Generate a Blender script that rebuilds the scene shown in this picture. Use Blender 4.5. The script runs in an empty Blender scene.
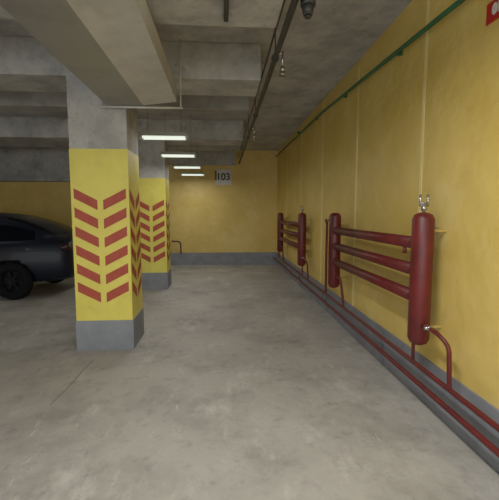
import bpy, bmesh, math, random
from mathutils import Vector, Matrix
random.seed(3)
C=bpy.context
scene=C.scene
scene.view_settings.view_transform='Standard'
scene.view_settings.look='None'
scene.view_settings.exposure=.1
scene.view_settings.gamma=1.13

# ---------------- materials ----------------
def lin(c):
    return tuple(((v/255)/12.92 if v/255<=0.04045 else ((v/255+0.055)/1.055)**2.4) for v in c)+(1,)
def mat(name,c1,c2=None,scale=3,rough=.7,bump=.0,bscale=30,metal=0,detail=6,emit=0,lo=.35,hi=.65,spots=None,coat=0,spec=.5):
    m=bpy.data.materials.new(name); m.use_nodes=True
    nt=m.node_tree; b=nt.nodes['Principled BSDF']
    c2=c2 or tuple(v*.9 for v in c1)
    geo=nt.nodes.new('ShaderNodeNewGeometry')
    n=nt.nodes.new('ShaderNodeTexNoise'); n.inputs['Scale'].default_value=scale; n.inputs['Detail'].default_value=detail
    n.inputs['Roughness'].default_value=.62
    nt.links.new(geo.outputs['Position'],n.inputs['Vector'])
    r=nt.nodes.new('ShaderNodeValToRGB')
    r.color_ramp.elements[0].position=lo; r.color_ramp.elements[0].color=lin(c2)
    r.color_ramp.elements[1].position=hi; r.color_ramp.elements[1].color=lin(c1)
    nt.links.new(n.outputs['Fac'],r.inputs['Fac'])
    out=r.outputs['Color']
    for k,sp in enumerate(spots or []):
        sc,cc,l,h,f=sp[:5]
        n2=nt.nodes.new('ShaderNodeTexNoise'); n2.inputs['Scale'].default_value=sc; n2.inputs['Detail'].default_value=8; n2.inputs['Roughness'].default_value=.7
        mp=nt.nodes.new('ShaderNodeMapping'); mp.inputs['Location'].default_value=(3.1*k,7.7*k,1.3*k)
        if len(sp)>5: mp.inputs['Scale'].default_value=sp[5]; mp.inputs['Rotation'].default_value=(0,0,.5)
        nt.links.new(geo.outputs['Position'],mp.inputs['Vector']); nt.links.new(mp.outputs['Vector'],n2.inputs['Vector'])
        mr=nt.nodes.new('ShaderNodeMapRange'); mr.inputs['From Min'].default_value=l; mr.inputs['From Max'].default_value=h
        mr.inputs['To Max'].default_value=f
        nt.links.new(n2.outputs['Fac'],mr.inputs['Value'])
        mx=nt.nodes.new('ShaderNodeMix'); mx.data_type='RGBA'
        nt.links.new(mr.outputs['Result'],mx.inputs['Factor']); nt.links.new(out,mx.inputs['A'])
        mx.inputs['B'].default_value=lin(cc); out=mx.outputs['Result']
    nt.links.new(out,b.inputs['Base Color'])
    b.inputs['Roughness'].default_value=rough; b.inputs['Metallic'].default_value=metal
    b.inputs['Specular IOR Level'].default_value=spec
    if coat: b.inputs['Coat Weight'].default_value=coat
    if bump:
        n3=nt.nodes.new('ShaderNodeTexNoise'); n3.inputs['Scale'].default_value=bscale; n3.inputs['Detail'].default_value=4
        nt.links.new(geo.outputs['Position'],n3.inputs['Vector'])
        bp=nt.nodes.new('ShaderNodeBump'); bp.inputs['Strength'].default_value=bump; bp.inputs['Distance'].default_value=.02
        nt.links.new(n3.outputs['Fac'],bp.inputs['Height']); nt.links.new(bp.outputs['Normal'],b.inputs['Normal'])
    if emit:
        b.inputs['Emission Color'].default_value=lin(c1); b.inputs['Emission Strength'].default_value=emit
    return m
M=dict(
 floor=mat('floor_concrete',(176,172,163),(158,154,146),scale=1.1,rough=.58,bump=.25,bscale=14,
   spots=[(1.3,(122,119,111),.47,.66,.6),(7,(108,105,98),.55,.72,.6),(4,(210,206,198),.55,.72,.55,(1,.45,1)),(16,(214,210,202),.62,.73,.7,(1,.22,1)),(28,(98,95,89),.6,.74,.6)]),
 conc=mat('raw_concrete',(196,194,188),(158,157,153),scale=2.2,rough=.9,bump=.6,bscale=9,spots=[(3.5,(122,120,115),.5,.7,.65),(12,(218,216,210),.6,.72,.5),(9,(100,99,96),.6,.72,.6)]),
 concd=mat('slab_concrete',(190,188,184),(152,151,149),scale=1.6,rough=.9,bump=.6,bscale=8,spots=[(2.8,(116,114,111),.5,.7,.65),(10,(208,206,200),.6,.72,.5)]),
 yel=mat('yellow_wall_paint',(222,192,104),(208,176,84),scale=1.5,rough=.5,bump=.6,bscale=6,spots=[(2.4,(230,208,138),.52,.75,.6),(5,(172,144,70),.58,.78,.55)]),
 yelc=mat('yellow_column_paint',(232,218,92),(220,204,80),scale=3,rough=.5,bump=.25,bscale=8,spots=[(5,(184,170,84),.58,.8,.4)]),
 grey=mat('grey_skirting_paint',(136,139,146),(116,119,126),scale=4,rough=.6,bump=.3,bscale=10,spots=[(8,(98,99,102),.55,.75,.5)]),
 red=mat('stripe_red_paint',(178,72,46),(160,60,38),scale=12,rough=.6),
 maroon=mat('maroon_enamel',(100,28,27),(82,22,22),scale=6,rough=.42,bump=.1,bscale=20,spec=.4),
 duct=mat('galvanised_duct_shaded',(156,156,151),(138,138,134),scale=3,rough=.5,metal=.15,spots=[(3,(120,119,114),.5,.75,.5)]),  # darker tone paints shade into the left part of the duct
 duct_lit=mat('galvanised_duct_lit',(208,208,204),(190,190,187),scale=3,rough=.4,metal=.1,spots=[(4,(160,160,156),.52,.75,.5)]),  # same duct metal, lighter tone stands in for its brighter right part
 white=mat('white_metal',(206,206,200),rough=.4),
 steel=mat('steel',(190,190,186),rough=.25,metal=.9),
 rod=mat('dull_rod_steel',(110,110,106),rough=.7),
 dark=mat('dark_pipe_paint',(60,60,58),(46,46,46),rough=.5),
 green=mat('green_conduit_paint',(38,104,66),(28,84,54),scale=8,rough=.45),
 paper=mat('sign_white',(226,224,218),rough=.6),
 ink=mat('sign_ink',(25,25,28),rough=.6),
 signred=mat('sign_red',(190,30,24),rough=.45),
 glow=mat('lamp_diffuser',(238,246,232),rough=.4,emit=.75),
 carp=mat('car_black_paint',(16,21,33),(13,17,27),rough=.4,coat=.1,spec=.22),
 glass=mat('car_dark_glass',(8,11,16),rough=.18,spec=.2),
 rubber=mat('tyre_rubber',(14,15,18),rough=.9,spec=.2),
 rim=mat('wheel_dark_alloy',(18,20,24),rough=.6,metal=.2,spec=.2),
 tail=mat('tail_light_red',(44,12,16),rough=.3),
 joint=mat('wall_joint_filler',(236,218,150),(226,204,128),scale=5,rough=.6),
 brk=mat('bracket_yellow_paint',(200,170,84),rough=.6),
 crack=mat('floor_joint_dirt',(120,117,110),rough=.9),
)

# ---------------- helpers ----------------
def link(o,parent=None):
    C.collection.objects.link(o)
    if parent: o.parent=parent
    return o
def empty(name):
    e=bpy.data.objects.new(name,None); e.empty_display_size=.1
    return link(e)
def mk(name,bm,mats,parent=None,smooth=False):
    me=bpy.data.meshes.new(name); bm.normal_update(); bm.to_mesh(me); bm.free()
    for m in (mats if isinstance(mats,(list,tuple)) else [mats]): me.materials.append(m)
    if smooth:
        for p in me.polygons: p.use_smooth=True
    o=bpy.data.objects.new(name,me); return link(o,parent)
def addbox(bm,x0,x1,y0,y1,z0,z1,mi=0):
    vs=[bm.verts.new(p) for p in ((x0,y0,z0),(x1,y0,z0),(x1,y1,z0),(x0,y1,z0),(x0,y0,z1),(x1,y0,z1),(x1,y1,z1),(x0,y1,z1))]
    for f in ((0,3,2,1),(4,5,6,7),(0,1,5,4),(1,2,6,5),(2,3,7,6),(3,0,4,7)):
        bm.faces.new([vs[i] for i in f]).material_index=mi
def box(name,x0,x1,y0,y1,z0,z1,m,parent=None,bev=0):
    bm=bmesh.new(); addbox(bm,x0,x1,y0,y1,z0,z1)
    o=mk(name,bm,m,parent)
    if bev:
        b=o.modifiers.new('b','BEVEL'); b.width=bev; b.segments=2
    return o
def addcyl(bm,p0,p1,r,r2=None,seg=20,mi=0):
    p0=Vector(p0);p1=Vector(p1);d=p1-p0
    q=Vector((0,0,1)).rotation_difference(d.normalized()).to_matrix().to_4x4()
    res=bmesh.ops.create_cone(bm,cap_ends=True,segments=seg,radius1=r,radius2=r if r2 is None else r2,depth=d.length,matrix=Matrix.Translation((p0+p1)/2)@q)
    for v in res['verts']:
        for f in v.link_faces: f.material_index=mi; f.smooth=len(f.verts)==4
def cyl(name,p0,p1,r,m,parent=None,r2=None,seg=20):
    bm=bmesh.new(); addcyl(bm,p0,p1,r,r2,seg); return mk(name,bm,m,parent)
def tube(name,pts,r,m,parent=None,fillet=0.0):
    P=[Vector(p) for p in pts]; out=[P[0]]
    for i in range(1,len(P)-1):
        a,b,c=P[i-1],P[i],P[i+1]
        if fillet:
            f=min(fillet,(a-b).length*.45,(c-b).length*.45)
            s=b+(a-b).normalized()*f; e=b+(c-b).normalized()*f
            for k in range(7):
                t=k/6; out.append(s*(1-t)**2+b*2*t*(1-t)+e*t*t)
        else: out.append(b)
    out.append(P[-1])
    cu=bpy.data.curves.new(name,'CURVE'); cu.dimensions='3D'; cu.bevel_depth=r; cu.bevel_resolution=5; cu.use_fill_caps=True
    sp=cu.splines.new('POLY'); sp.points.add(len(out)-1)
    for i,p in enumerate(out): sp.points[i].co=(*p,1)
    cu.materials.append(m)
    o=bpy.data.objects.new(name,cu); link(o)
    dg=C.evaluated_depsgraph_get(); me=bpy.data.meshes.new_from_object(o.evaluated_get(dg))
    bpy.data.objects.remove(o)
    for p in me.polygons: p.use_smooth=True
    return link(bpy.data.objects.new(name,me),parent)
def text(name,s,size,loc,rot,m,parent=None):
    cu=bpy.data.curves.new(name,'FONT'); cu.body=s; cu.size=size; cu.extrude=.001; cu.align_x='CENTER'; cu.align_y='CENTER'; cu.offset=.006
    cu.materials.append(m)
    o=bpy.data.objects.new(name,cu); link(o)
    dg=C.evaluated_depsgraph_get(); me=bpy.data.meshes.new_from_object(o.evaluated_get(dg)); bpy.data.objects.remove(o)
    o=bpy.data.objects.new(name,me); o.location=loc; o.rotation_euler=rot
    return link(o,parent)

# ---------------- room shell ----------------
XR=1.6; XL=-9; YF=11.0; YB=-5; ZC=3.27
box('floor',XL-.2,XR+.2,YB,YF+.2,-.2,0,M['floor'])
box('ceiling',XL-.2,XR+.2,YB,YF+.2,ZC,ZC+.2,M['concd'])
box('wall_right',XR,XR+.2,YB,YF+.2,0,ZC,M['yel'])
bm=bmesh.new(); addbox(bm,XL,XR,YF,YF+.2,0,ZC)
mk('wall_back',bm,M['yel'])
box('wall_left',XL-.2,XL,YB,YF+.2,0,ZC,M['yel'])
box('baseboard_right',XR-.015,XR,YB,YF,0,.36,M['grey'])
box('baseboard_back',XL,XR-.015,YF-.015,YF,0,.36,M['grey'])
box('baseboard_left',XL,XL+.015,YB,YF-.015,0,.36,M['grey'])
for i,y in enumerate((3.0,4.5,6.05,7.7,9.4)):
    box('trim_%d'%(i+1),XR-.003,XR,y-.009-.003*y,y+.009+.003*y,.36,3.2,M['joint'])
box('trim_6',XL,-2.2,YF-.3,YF,2.35,ZC,M['conc'])
box('trim_7',-2.2,.38,YF-.25,YF,2.84,ZC,M['conc'])
for y0,y1,m in ((-3.2,-2.6,'conc'),(-.3,.25,'conc'),(2.35,3.03,'conc'),(4.16,4.74,'conc'),(5.9,6.2,'concd'),(7.5,8.1,'conc'),(9.4,9.8,'concd')):
    box('ceiling_beam',XL,.42,y0,y1,2.9 if m=='conc' else 3.05,ZC,M[m],bev=.012)
bm=bmesh.new()
pts=[(-1.36,2.95),(-1.34,3.3),(-1.345,3.6),(-1.33,3.88)]
for (xa,ya),(xb,yb) in zip(pts,pts[1:]):
    bm.faces.new([bm.verts.new(p) for p in ((xa,ya,.0015),(xa+.009,ya,.0015),(xb+.009,yb,.0015),(xb,yb,.0015))])
mk('floor_crack',bm,M['crack'])
box('cable_clip',.02,.055,2.45,2.90,2.875,2.9,M['dark'])

# ---------------- columns ----------------
def column(x0,x1,y0,y1):
    e=empty('concrete_column')
    bm=bmesh.new()
    addbox(bm,x0-.008,x1+.008,y0-.008,y1+.008,0,.33,0)
    addbox(bm,x0,x1,y0,y1,.33,2.17,1)
    addbox(bm,x0+.003,x1-.003,y0+.003,y1-.003,2.17,2.9,2)
    mk('shaft',bm,[M['grey'],M['yelc'],M['conc']],e)
    bm=bmesh.new(); t=.003
    def stripe(fn,w):
        pad=.03; gap=.03; drop=.125; th=.105
        for i in range(6):
            zt=1.76-i*.2
            for s in (0,1):
                uo,ui=(pad,w/2-gap) if s==0 else (w-pad,w/2+gap)
                pts=[(uo,zt),(ui,zt-drop),(ui,zt-drop-th),(uo,zt-th)]
                if s==1: pts=pts[::-1]
                bm.faces.new([bm.verts.new(fn(u,z)) for u,z in pts])
    stripe(lambda u,z:(x0+u,y0-t,z),x1-x0)
    stripe(lambda u,z:(x1+t,y0+u,z),y1-y0)
    stripe(lambda u,z:(x1-u,y1+t,z),x1-x0)
    stripe(lambda u,z:(x0-t,y1-u,z),y1-y0)
    mk('chevron_stripes',bm,M['red'],e)
    return e
column(-1.59,-.99,4.17,4.70)
column(-1.66,-1.09,7.52,8.05)
column(-7.2,-6.65,4.17,4.70)
column(-7.2,-6.65,7.52,8.05)

# ---------------- duct ----------------
d=empty('ventilation_duct')
bm=bmesh.new()
addbox(bm,-1.17,-.80,YB,4.10,2.60,2.88,0)
mk('main_duct',bm,M['duct'],d)
bm=bmesh.new()
sec=[(-.80,2.60),(-.46,2.64),(-.46,2.80),(-.80,2.86)]
r=[[bm.verts.new((x,y,z)) for x,z in sec] for y in (YB,4.09)]
for i in range(4): bm.faces.new([r[0][i],r[1][i],r[1][(i+1)%4],r[0][(i+1)%4]])
bm.faces.new(r[0]); bm.faces.new(r[1][::-1]); bmesh.ops.recalc_face_normals(bm,faces=bm.faces)
mk('side_tray',bm,M['duct_lit'],d)
for y in (-3.5,1.2,4.115):
    cyl('hanger_bar',(-1.25,y,2.585),(-.40,y,2.585),.011,M['white'],d)
    for x in (-1.23,-.42): cyl('hanger_rod',(x,y,2.58),(x,y,ZC),.007,M['white'],d)

# ---------------- fluorescent lamps and added fill lamps ----------------
def lamp(xc,y,z=2.5,w=.62,power=14,along='x',up=0):
    e=empty('fluorescent_or_fill_lamp')
    bm=bmesh.new(); h=w/2
    r0=[bm.verts.new(p) for p in ((-h,-.09,0),(h,-.09,0),(h,.09,0),(-h,.09,0))]
    r1=[bm.verts.new(p) for p in ((-h+.02,-.05,.05),(h-.02,-.05,.05),(h-.02,.05,.05),(-h+.02,.05,.05))]
    for i in range(4): bm.faces.new([r0[i],r0[(i+1)%4],r1[(i+1)%4],r1[i]])
    bm.faces.new(r1); bm.faces.new(r0[::-1])
    mk('housing',bm,M['white'],e)
    bm=bmesh.new()
    for yy in (-.045,.045): addcyl(bm,(-h+.03,yy,-.016),(h-.03,yy,-.016),.015,seg=12)
    mk('tubes',bm,M['glow'],e)
    bm=bmesh.new()
    for s in (-1,1): addbox(bm,s*(h-.02)-.012,s*(h-.02)+.012,-.08,.08,-.035,0)
    mk('end_caps',bm,M['white'],e)
    bm=bmesh.new()
    top=ZC-z-.002
    for s in (-1,1): addcyl(bm,(s*h*.7,0,.04),(s*h*.7,0,top),.003,seg=8)
    mk('suspension_rods',bm,M['rod'],e)
    def al(nm,zz,pw,rx,sy):
        L=bpy.data.lights.new(nm,'AREA'); L.shape='RECTANGLE'; L.size=w*.9; L.size_y=sy; L.energy=pw; L.color=(1,.995,.965)
        lo=bpy.data.objects.new(nm,L); lo.location=(0,0,zz); lo.rotation_euler=(rx,0,0); link(lo,e)
    al('lamp_light',-.04,power,0,.14)
    if up: al('fill_uplight',.07,up,math.pi,.12)  # upward fill on the added lamps only, brightens the ceiling
    e.location=(xc,y,z)
    if along=='y': e.rotation_euler=(0,0,math.pi/2)
    return e
for y in (5.2,6.8,8.5,10.1): lamp(-.75,y,power=7)
for y in (-3.8,-1.45,1.25): lamp(.15,y,z=2.62,w=1.2,power=36,along='y',up=16)  # unseen lamps added behind the camera as fill for ceiling and near surfaces
for y in (-1.5,1.5): lamp(-5.2,y,z=2.65,w=1.2,power=9,along='y',up=4)  # unseen lamps added to light the left bay
lamp(-5.2,6.8,z=2.75,w=1.2,power=4,along='y',up=3)  # weak extra fill added further back on the left

# ---------------- radiators ----------------
def radiator(yn,yf):
    e=empty('tubular_radiator'); X=1.43; R=.076; z0,z1=.57,1.475
    for nm,y in (('header_near',yn),('header_far',yf)):
        bm=bmesh.new()
        prof=[(0,z0-.03),(R*.45,z0-.027),(R*.8,z0-.012),(R,z0+.02),(R,z1-.02),(R*.8,z1+.012),(R*.45,z1+.027),(0,z1+.03)]
        vs=[bm.verts.new((p[0],0,p[1])) for p in prof]
        es=[bm.edges.new((vs[i],vs[i+1])) for i in range(len(vs)-1)]
        bmesh.ops.spin(bm,geom=vs+es,axis=(0,0,1),cent=(0,0,0),angle=2*math.pi,steps=32)
        bmesh.ops.remove_doubles(bm,verts=bm.verts,dist=.0005)
        bmesh.ops.recalc_face_normals(bm,faces=bm.faces)
        bmesh.ops.translate(bm,verts=bm.verts,vec=(X,y,0))
        mk(nm,bm,M['maroon'],e,True)
        for z in (z0+.1,z1-.1):
            box('wall_bracket',X+.05,XR-.001,y-.008,y+.008,z-.008,z+.008,M['brk'],e)
    bm=bmesh.new()
    for z in (1.28,1.08,.88): addcyl(bm,(X,yn,z),(X,yf,z),.046,seg=24)
    mk('tubes',bm,M['maroon'],e)
    bm=bmesh.new()
    for z in (1.28,1.08,.88):
        for a,b in ((yn+R-.01,yn+R+.015),(yf-R-.015,yf-R+.01)): addcyl(bm,(X,a,z),(X,b,z),.053,seg=24)
    mk('weld_collars',bm,M['maroon'],e)
    cyl('nipple',(X-.02,yn+.22,1.24),(X-.02,yn+.22,1.19),.014,M['maroon'],e)
    bm=bmesh.new()
    addcyl(bm,(X,yn,z1+.02),(X,yn,z1+.09),.012,seg=12)
    addcyl(bm,(X,yn,z1+.045),(X,yn,z1+.07),.02,seg=6)
    addcyl(bm,(X-.028,yn,z1+.095),(X+.028,yn,z1+.095),.008,seg=10)
    addcyl(bm,(X-.028,yn,z1+.07),(X-.028,yn,z1+.155),.009,seg=10)
    addcyl(bm,(X+.028,yn,z1+.07),(X+.028,yn,z1+.155),.009,seg=10)
    mk('air_vent',bm,M['steel'],e)
    zb=.70
    tube('feed_pipe',[(X,yn-.02,zb),(X,yn-.24,zb),(X+.03,yn-.33,zb-.06),(X+.045,yn-.33,.36)],.015,M['maroon'],e,.07)
    bm=bmesh.new()
    addcyl(bm,(X,yn-.07,zb),(X,yn-.12,zb),.024,seg=6)
    mk('union_nut',bm,M['maroon'],e)
    bm=bmesh.new(); addcyl(bm,(X+.0,yn-.10,zb),(X+.0,yn-.16,zb),.019,seg=12)
    addcyl(bm,(X-.03,yn-.13,zb),(X+.03,yn-.13,zb),.012,seg=10)
    mk('valve_body',bm,M['steel'],e)
    tube('riser_pipe',[(X+.05,yn+.16,1.28),(X+.05,yn+.16,.36)],.013,M['maroon'],e)
    tube('return_pipe',[(X,yf,1.40),(X,yf+.3,1.40),(X+.03,yf+.55,1.40),(X+.05,yf+.55,1.36),(X+.05,yf+.55,.36)],.017,M['maroon'],e,.06)
    tube('return_pipe_low',[(X,yf-.02,.7),(X,yf-.28,.7),(X+.045,yf-.28,.36)],.015,M['maroon'],e,.05)
    return e
radiator(2.62,4.75)
radiator(6.75,9.3)
hp=empty('heating_pipe')
tube('lower_run',[(1.48,YB,.21),(1.48,YF-.1,.21)],.020,M['maroon'],hp)
tube('upper_run',[(1.48,YB,.344),(1.48,9.9,.344)],.018,M['maroon'],hp)
for y in (-2,0,1.7,3.55,5.6,7.6,9.3):
    bm=bmesh.new(); addbox(bm,1.475,1.584,y,y+.012,.182,.19); addbox(bm,1.572,1.584,y,y+.012,0,.33); addbox(bm,1.475,1.584,y,y+.012,.32,.328)
    mk('pipe_bracket',bm,M['grey'],hp)

# ---------------- green conduit & dark sprinkler pipe ----------------
g=empty('green_conduit_pipe')
zg=lambda y:2.86+(y-2.43)*.052
tube('conduit_run',[(1.545,YB,2.75),(1.545,2.43,2.86),(1.545,5.9,3.04),(1.54,YF-.05,3.1)],.018,M['green'],g)
bm=bmesh.new()
for y in (0.5,3.4,4.9,6.4,7.9): addbox(bm,1.555,1.5995,y,y+.02,zg(y)-.022,zg(y)+.022)
mk('clips',bm,M['green'],g)
s=empty('sprinkler_pipe')
tube('main_run',[(.48,YB,2.87),(.48,YF-.3,2.87)],.024,M['dark'],s)
bm=bmesh.new()
for y in (-1,1.5,3.5,5.5,7,9):
    addcyl(bm,(.48,y,2.87),(.48,y,ZC),.006,seg=8); addcyl(bm,(.48,y-.02,2.87),(.48,y+.02,2.87),.034,seg=16)
mk('hangers',bm,M['dark'],s)
tube('second_run',[(.455,YB,3.02),(.455,YF-.3,3.02)],.010,M['dark'],s)
bm=bmesh.new()
for y in (3.4,6.3):
    addcyl(bm,(.48,y,2.87),(.53,y,2.87),.018,seg=12)
    addcyl(bm,(.53,y,2.89),(.53,y,2.76),.010,seg=12)
    addcyl(bm,(.53,y,2.76),(.53,y,2.72),.018,.026,seg=12)
    addcyl(bm,(.53,y,2.70),(.53,y,2.685),.032,seg=16)
    addcyl(bm,(.51,y,2.73),(.51,y,2.69),.004,seg=6); addcyl(bm,(.55,y,2.73),(.55,y,2.69),.004,seg=6)
mk('sprinkler_heads',bm,[M['steel']],s)
dc=empty('smoke_detector')
dx=.575
bm=bmesh.new(); addcyl(bm,(dx,2.62,ZC),(dx,2.62,2.86),.010,seg=12); addcyl(bm,(dx,2.62,2.90),(dx,2.62,2.86),.05,seg=24); addcyl(bm,(dx,2.62,2.86),(dx,2.62,2.80),.042,.030,seg=24)
addcyl(bm,(dx,2.62,2.80),(dx,2.62,2.785),.02,seg=16)
mk('detector_body',bm,M['dark'],dc)

# ---------------- signs ----------------
sg=empty('parking_number_sign')
box('plate',-.19,.27,YF-.012,YF,2.30,2.74,M['paper'],sg,.003)
text('digits','103',.27,(.04,YF-.014,2.52),(math.pi/2,0,0),M['ink'],sg)
box('left_tape',-.19,-.15,YF-.015,YF-.011,2.42,2.70,M['ink'],sg)
rs=empty('fire_safety_sign')
box('plate',XR-.01,XR,1.97,2.30,2.62,2.74,M['signred'],rs,.002)
text('lettering','01 112',.075,(XR-.012,2.14,2.68),(math.pi/2,0,-math.pi/2),M['paper'],rs)
tube('drain_pipe_stub',[(-1.42,YF-.01,.70),(-1.42,YF-.12,.70),(-1.18,YF-.12,.70),(-1.18,YF-.12,.36),(-1.18,YF-.01,.36)],.02,M['maroon'],None,.12)

# ---------------- car (tail toward +X) ----------------
def car(xt,yc):
    e=empty('car')
    def X(s): return xt-s
    st=[(0,.42,.80,.60),(.03,.34,.98,.72),(.12,.30,1.06,.80),(.5,.27,1.08,.87),(1.0,.25,1.06,.89),(2.2,.25,1.03,.90),(3.4,.25,1.02,.89),(3.9,.26,.95,.87),(4.3,.29,.84,.80),(4.45,.34,.72,.70),(4.5,.42,.62,.58)]
    def ring(bm,s,zb,zt,hw):
        h=zt-zb
        half=[(.0,zb),(.80,zb),(.95,zb+.10*h),(1.0,zb+.35*h),(.99,zb+.62*h),(.95,zb+.88*h),(.86,zt-.005),(.45,zt+.02)]
        pts=[(a*hw,z) for a,z in half]+[(0,zt+.025)]+[(-a*hw,z) for a,z in half[:0:-1]]
        return [bm.verts.new((X(s),yc+a,z)) for a,z in pts]
    bm=bmesh.new(); rs_=[ring(bm,*q) for q in st]; n=len(rs_[0])
    for i in range(len(rs_)-1):
        for j in range(n): bm.faces.new([rs_[i][j],rs_[i][(j+1)%n],rs_[i+1][(j+1)%n],rs_[i+1][j]])
    bm.faces.new(rs_[0]); bm.faces.new(rs_[-1][::-1]); bmesh.ops.recalc_face_normals(bm,faces=bm.faces)
    body=mk('body',bm,M['carp'],e,True)
    sb=body.modifiers.new('s','SUBSURF'); sb.levels=sb.render_levels=2
    bmc=bmesh.new()
    for s in (.95,3.65):
        for sd in (-1,1): addcyl(bmc,(X(s),yc+sd*.66,.33),(X(s),yc+sd*1.0,.33),.37,seg=40)
    cut=mk('arch_cutter',bmc,M['rubber'],e)
    bo=body.modifiers.new('b','BOOLEAN'); bo.object=cut; bo.operation='DIFFERENCE'
    dg=C.evaluated_depsgraph_get(); me=bpy.data.meshes.new_from_object(body.evaluated_get(dg))
    body.modifiers.clear(); body.data=me; bpy.data.objects.remove(cut)
    gh=[(.22,1.03,1.07,.70,.66),(.55,1.03,1.28,.76,.64),(1.05,1.03,1.46,.79,.62),(1.7,1.02,1.52,.80,.62),(2.4,1.0,1.51,.80,.61),(2.9,1.0,1.42,.79,.62),(3.35,.98,1.20,.77,.66),(3.65,.97,1.00,.74,.70)]
    bm=bmesh.new(); R_=[]
    for s,zb,zt,wb,wt in gh:
        pts=[(wb,zb),(wb*.3+wt*.7,zb+(zt-zb)*.72),(wt,zt-.03*(zt-zb)*3),(wt*.8,zt),(0,zt+.015)]
        full=pts+[(-a,z) for a,z in pts[-2::-1]]
        R_.append([bm.verts.new((X(s),yc+a,z)) for a,z in full])
    n=len(R_[0])
    for i in range(len(R_)-1):
        for j in range(n-1):
            f=bm.faces.new([R_[i][j],R_[i][j+1],R_[i+1][j+1],R_[i+1][j]])
            side=j in (0,n-2); slope=i in (0,1,5,6)
            f.material_index=1 if (side and 0<i<6) or (slope and j in (3,4,2,5)) else 0
    bm.faces.new(R_[0]); bm.faces.new(R_[-1][::-1]); bmesh.ops.recalc_face_normals(bm,faces=bm.faces)
    o=mk('greenhouse',bm,[M['carp'],M['glass']],e,True); sb=o.modifiers.new('s','SUBSURF'); sb.levels=sb.render_levels=2
    for sd in (-1,1):
        for s in (1.25,2.35): 
            tube('pillar',[(X(s),yc+sd*.79,1.05),(X(s),yc+sd*.66,1.44)],.025,M['carp'],e)
    for s in (.95,3.65):
        for sd in (-1,1):
            w=empty('wheel'); w.parent=e
            bpy.ops.mesh.primitive_torus_add(major_radius=.25,minor_radius=.085,major_segments=40,minor_segments=14,location=(X(s),yc+sd*.79,.335),rotation=(math.pi/2,0,0))
            t=C.object; t.name='tyre'; t.data.materials.append(M['rubber']); t.parent=w
            for p in t.data.polygons: p.use_smooth=True
            bm=bmesh.new(); yy=yc+sd*.80
            addcyl(bm,(X(s),yy-.05,.335),(X(s),yy+.03*sd,.335),.07,seg=20)
            for k in range(7):
                a=k*2*math.pi/7
                addcyl(bm,(X(s),yy+.03*sd,.335),(X(s)+.2*math.cos(a),yy+.03*sd,.335+.2*math.sin(a)),.022,.018,seg=8)
            addcyl(bm,(X(s),yy-.02*sd,.335),(X(s),yy-.05*sd,.335),.21,seg=32)
            mk('rim',bm,M['rim'],w)
    for sd in (-1,1):
        bm=bmesh.new(); bmesh.ops.create_uvsphere(bm,u_segments=16,v_segments=10,radius=1,matrix=Matrix.Translation((X(.10),yc+sd*.66,.90))@Matrix.Diagonal((.09,.14,.075,1)))
        mk('tail_light',bm,M['tail'],e,True)
        bm=bmesh.new(); bmesh.ops.create_uvsphere(bm,u_segments=16,v_segments=10,radius=1,matrix=Matrix.Translation((X(3.0),yc+sd*.98,1.08))@Matrix.Diagonal((.07,.11,.075,1)))
        mk('mirror',bm,M['carp'],e,True)
    box('number_plate',X(-.012),X(.02),yc-.26,yc+.26,.62,.73,M['paper'],e)
    return e
car(-2.66,7.55)

# ---------------- world, camera ----------------
w=bpy.data.worlds.new('world'); scene.world=w; w.use_nodes=True
w.node_tree.nodes['Background'].inputs[0].default_value=(.9,.95,1,1)
w.node_tree.nodes['Background'].inputs[1].default_value=1.7
cam=bpy.data.cameras.new('camera'); cam.sensor_width=36; cam.lens=36*380/500; cam.clip_start=.05
co=bpy.data.objects.new('camera',cam); link(co)
co.location=(0,0,1.5); co.rotation_euler=(math.radians(90-5.56),0,math.radians(-4.1))
scene.camera=co
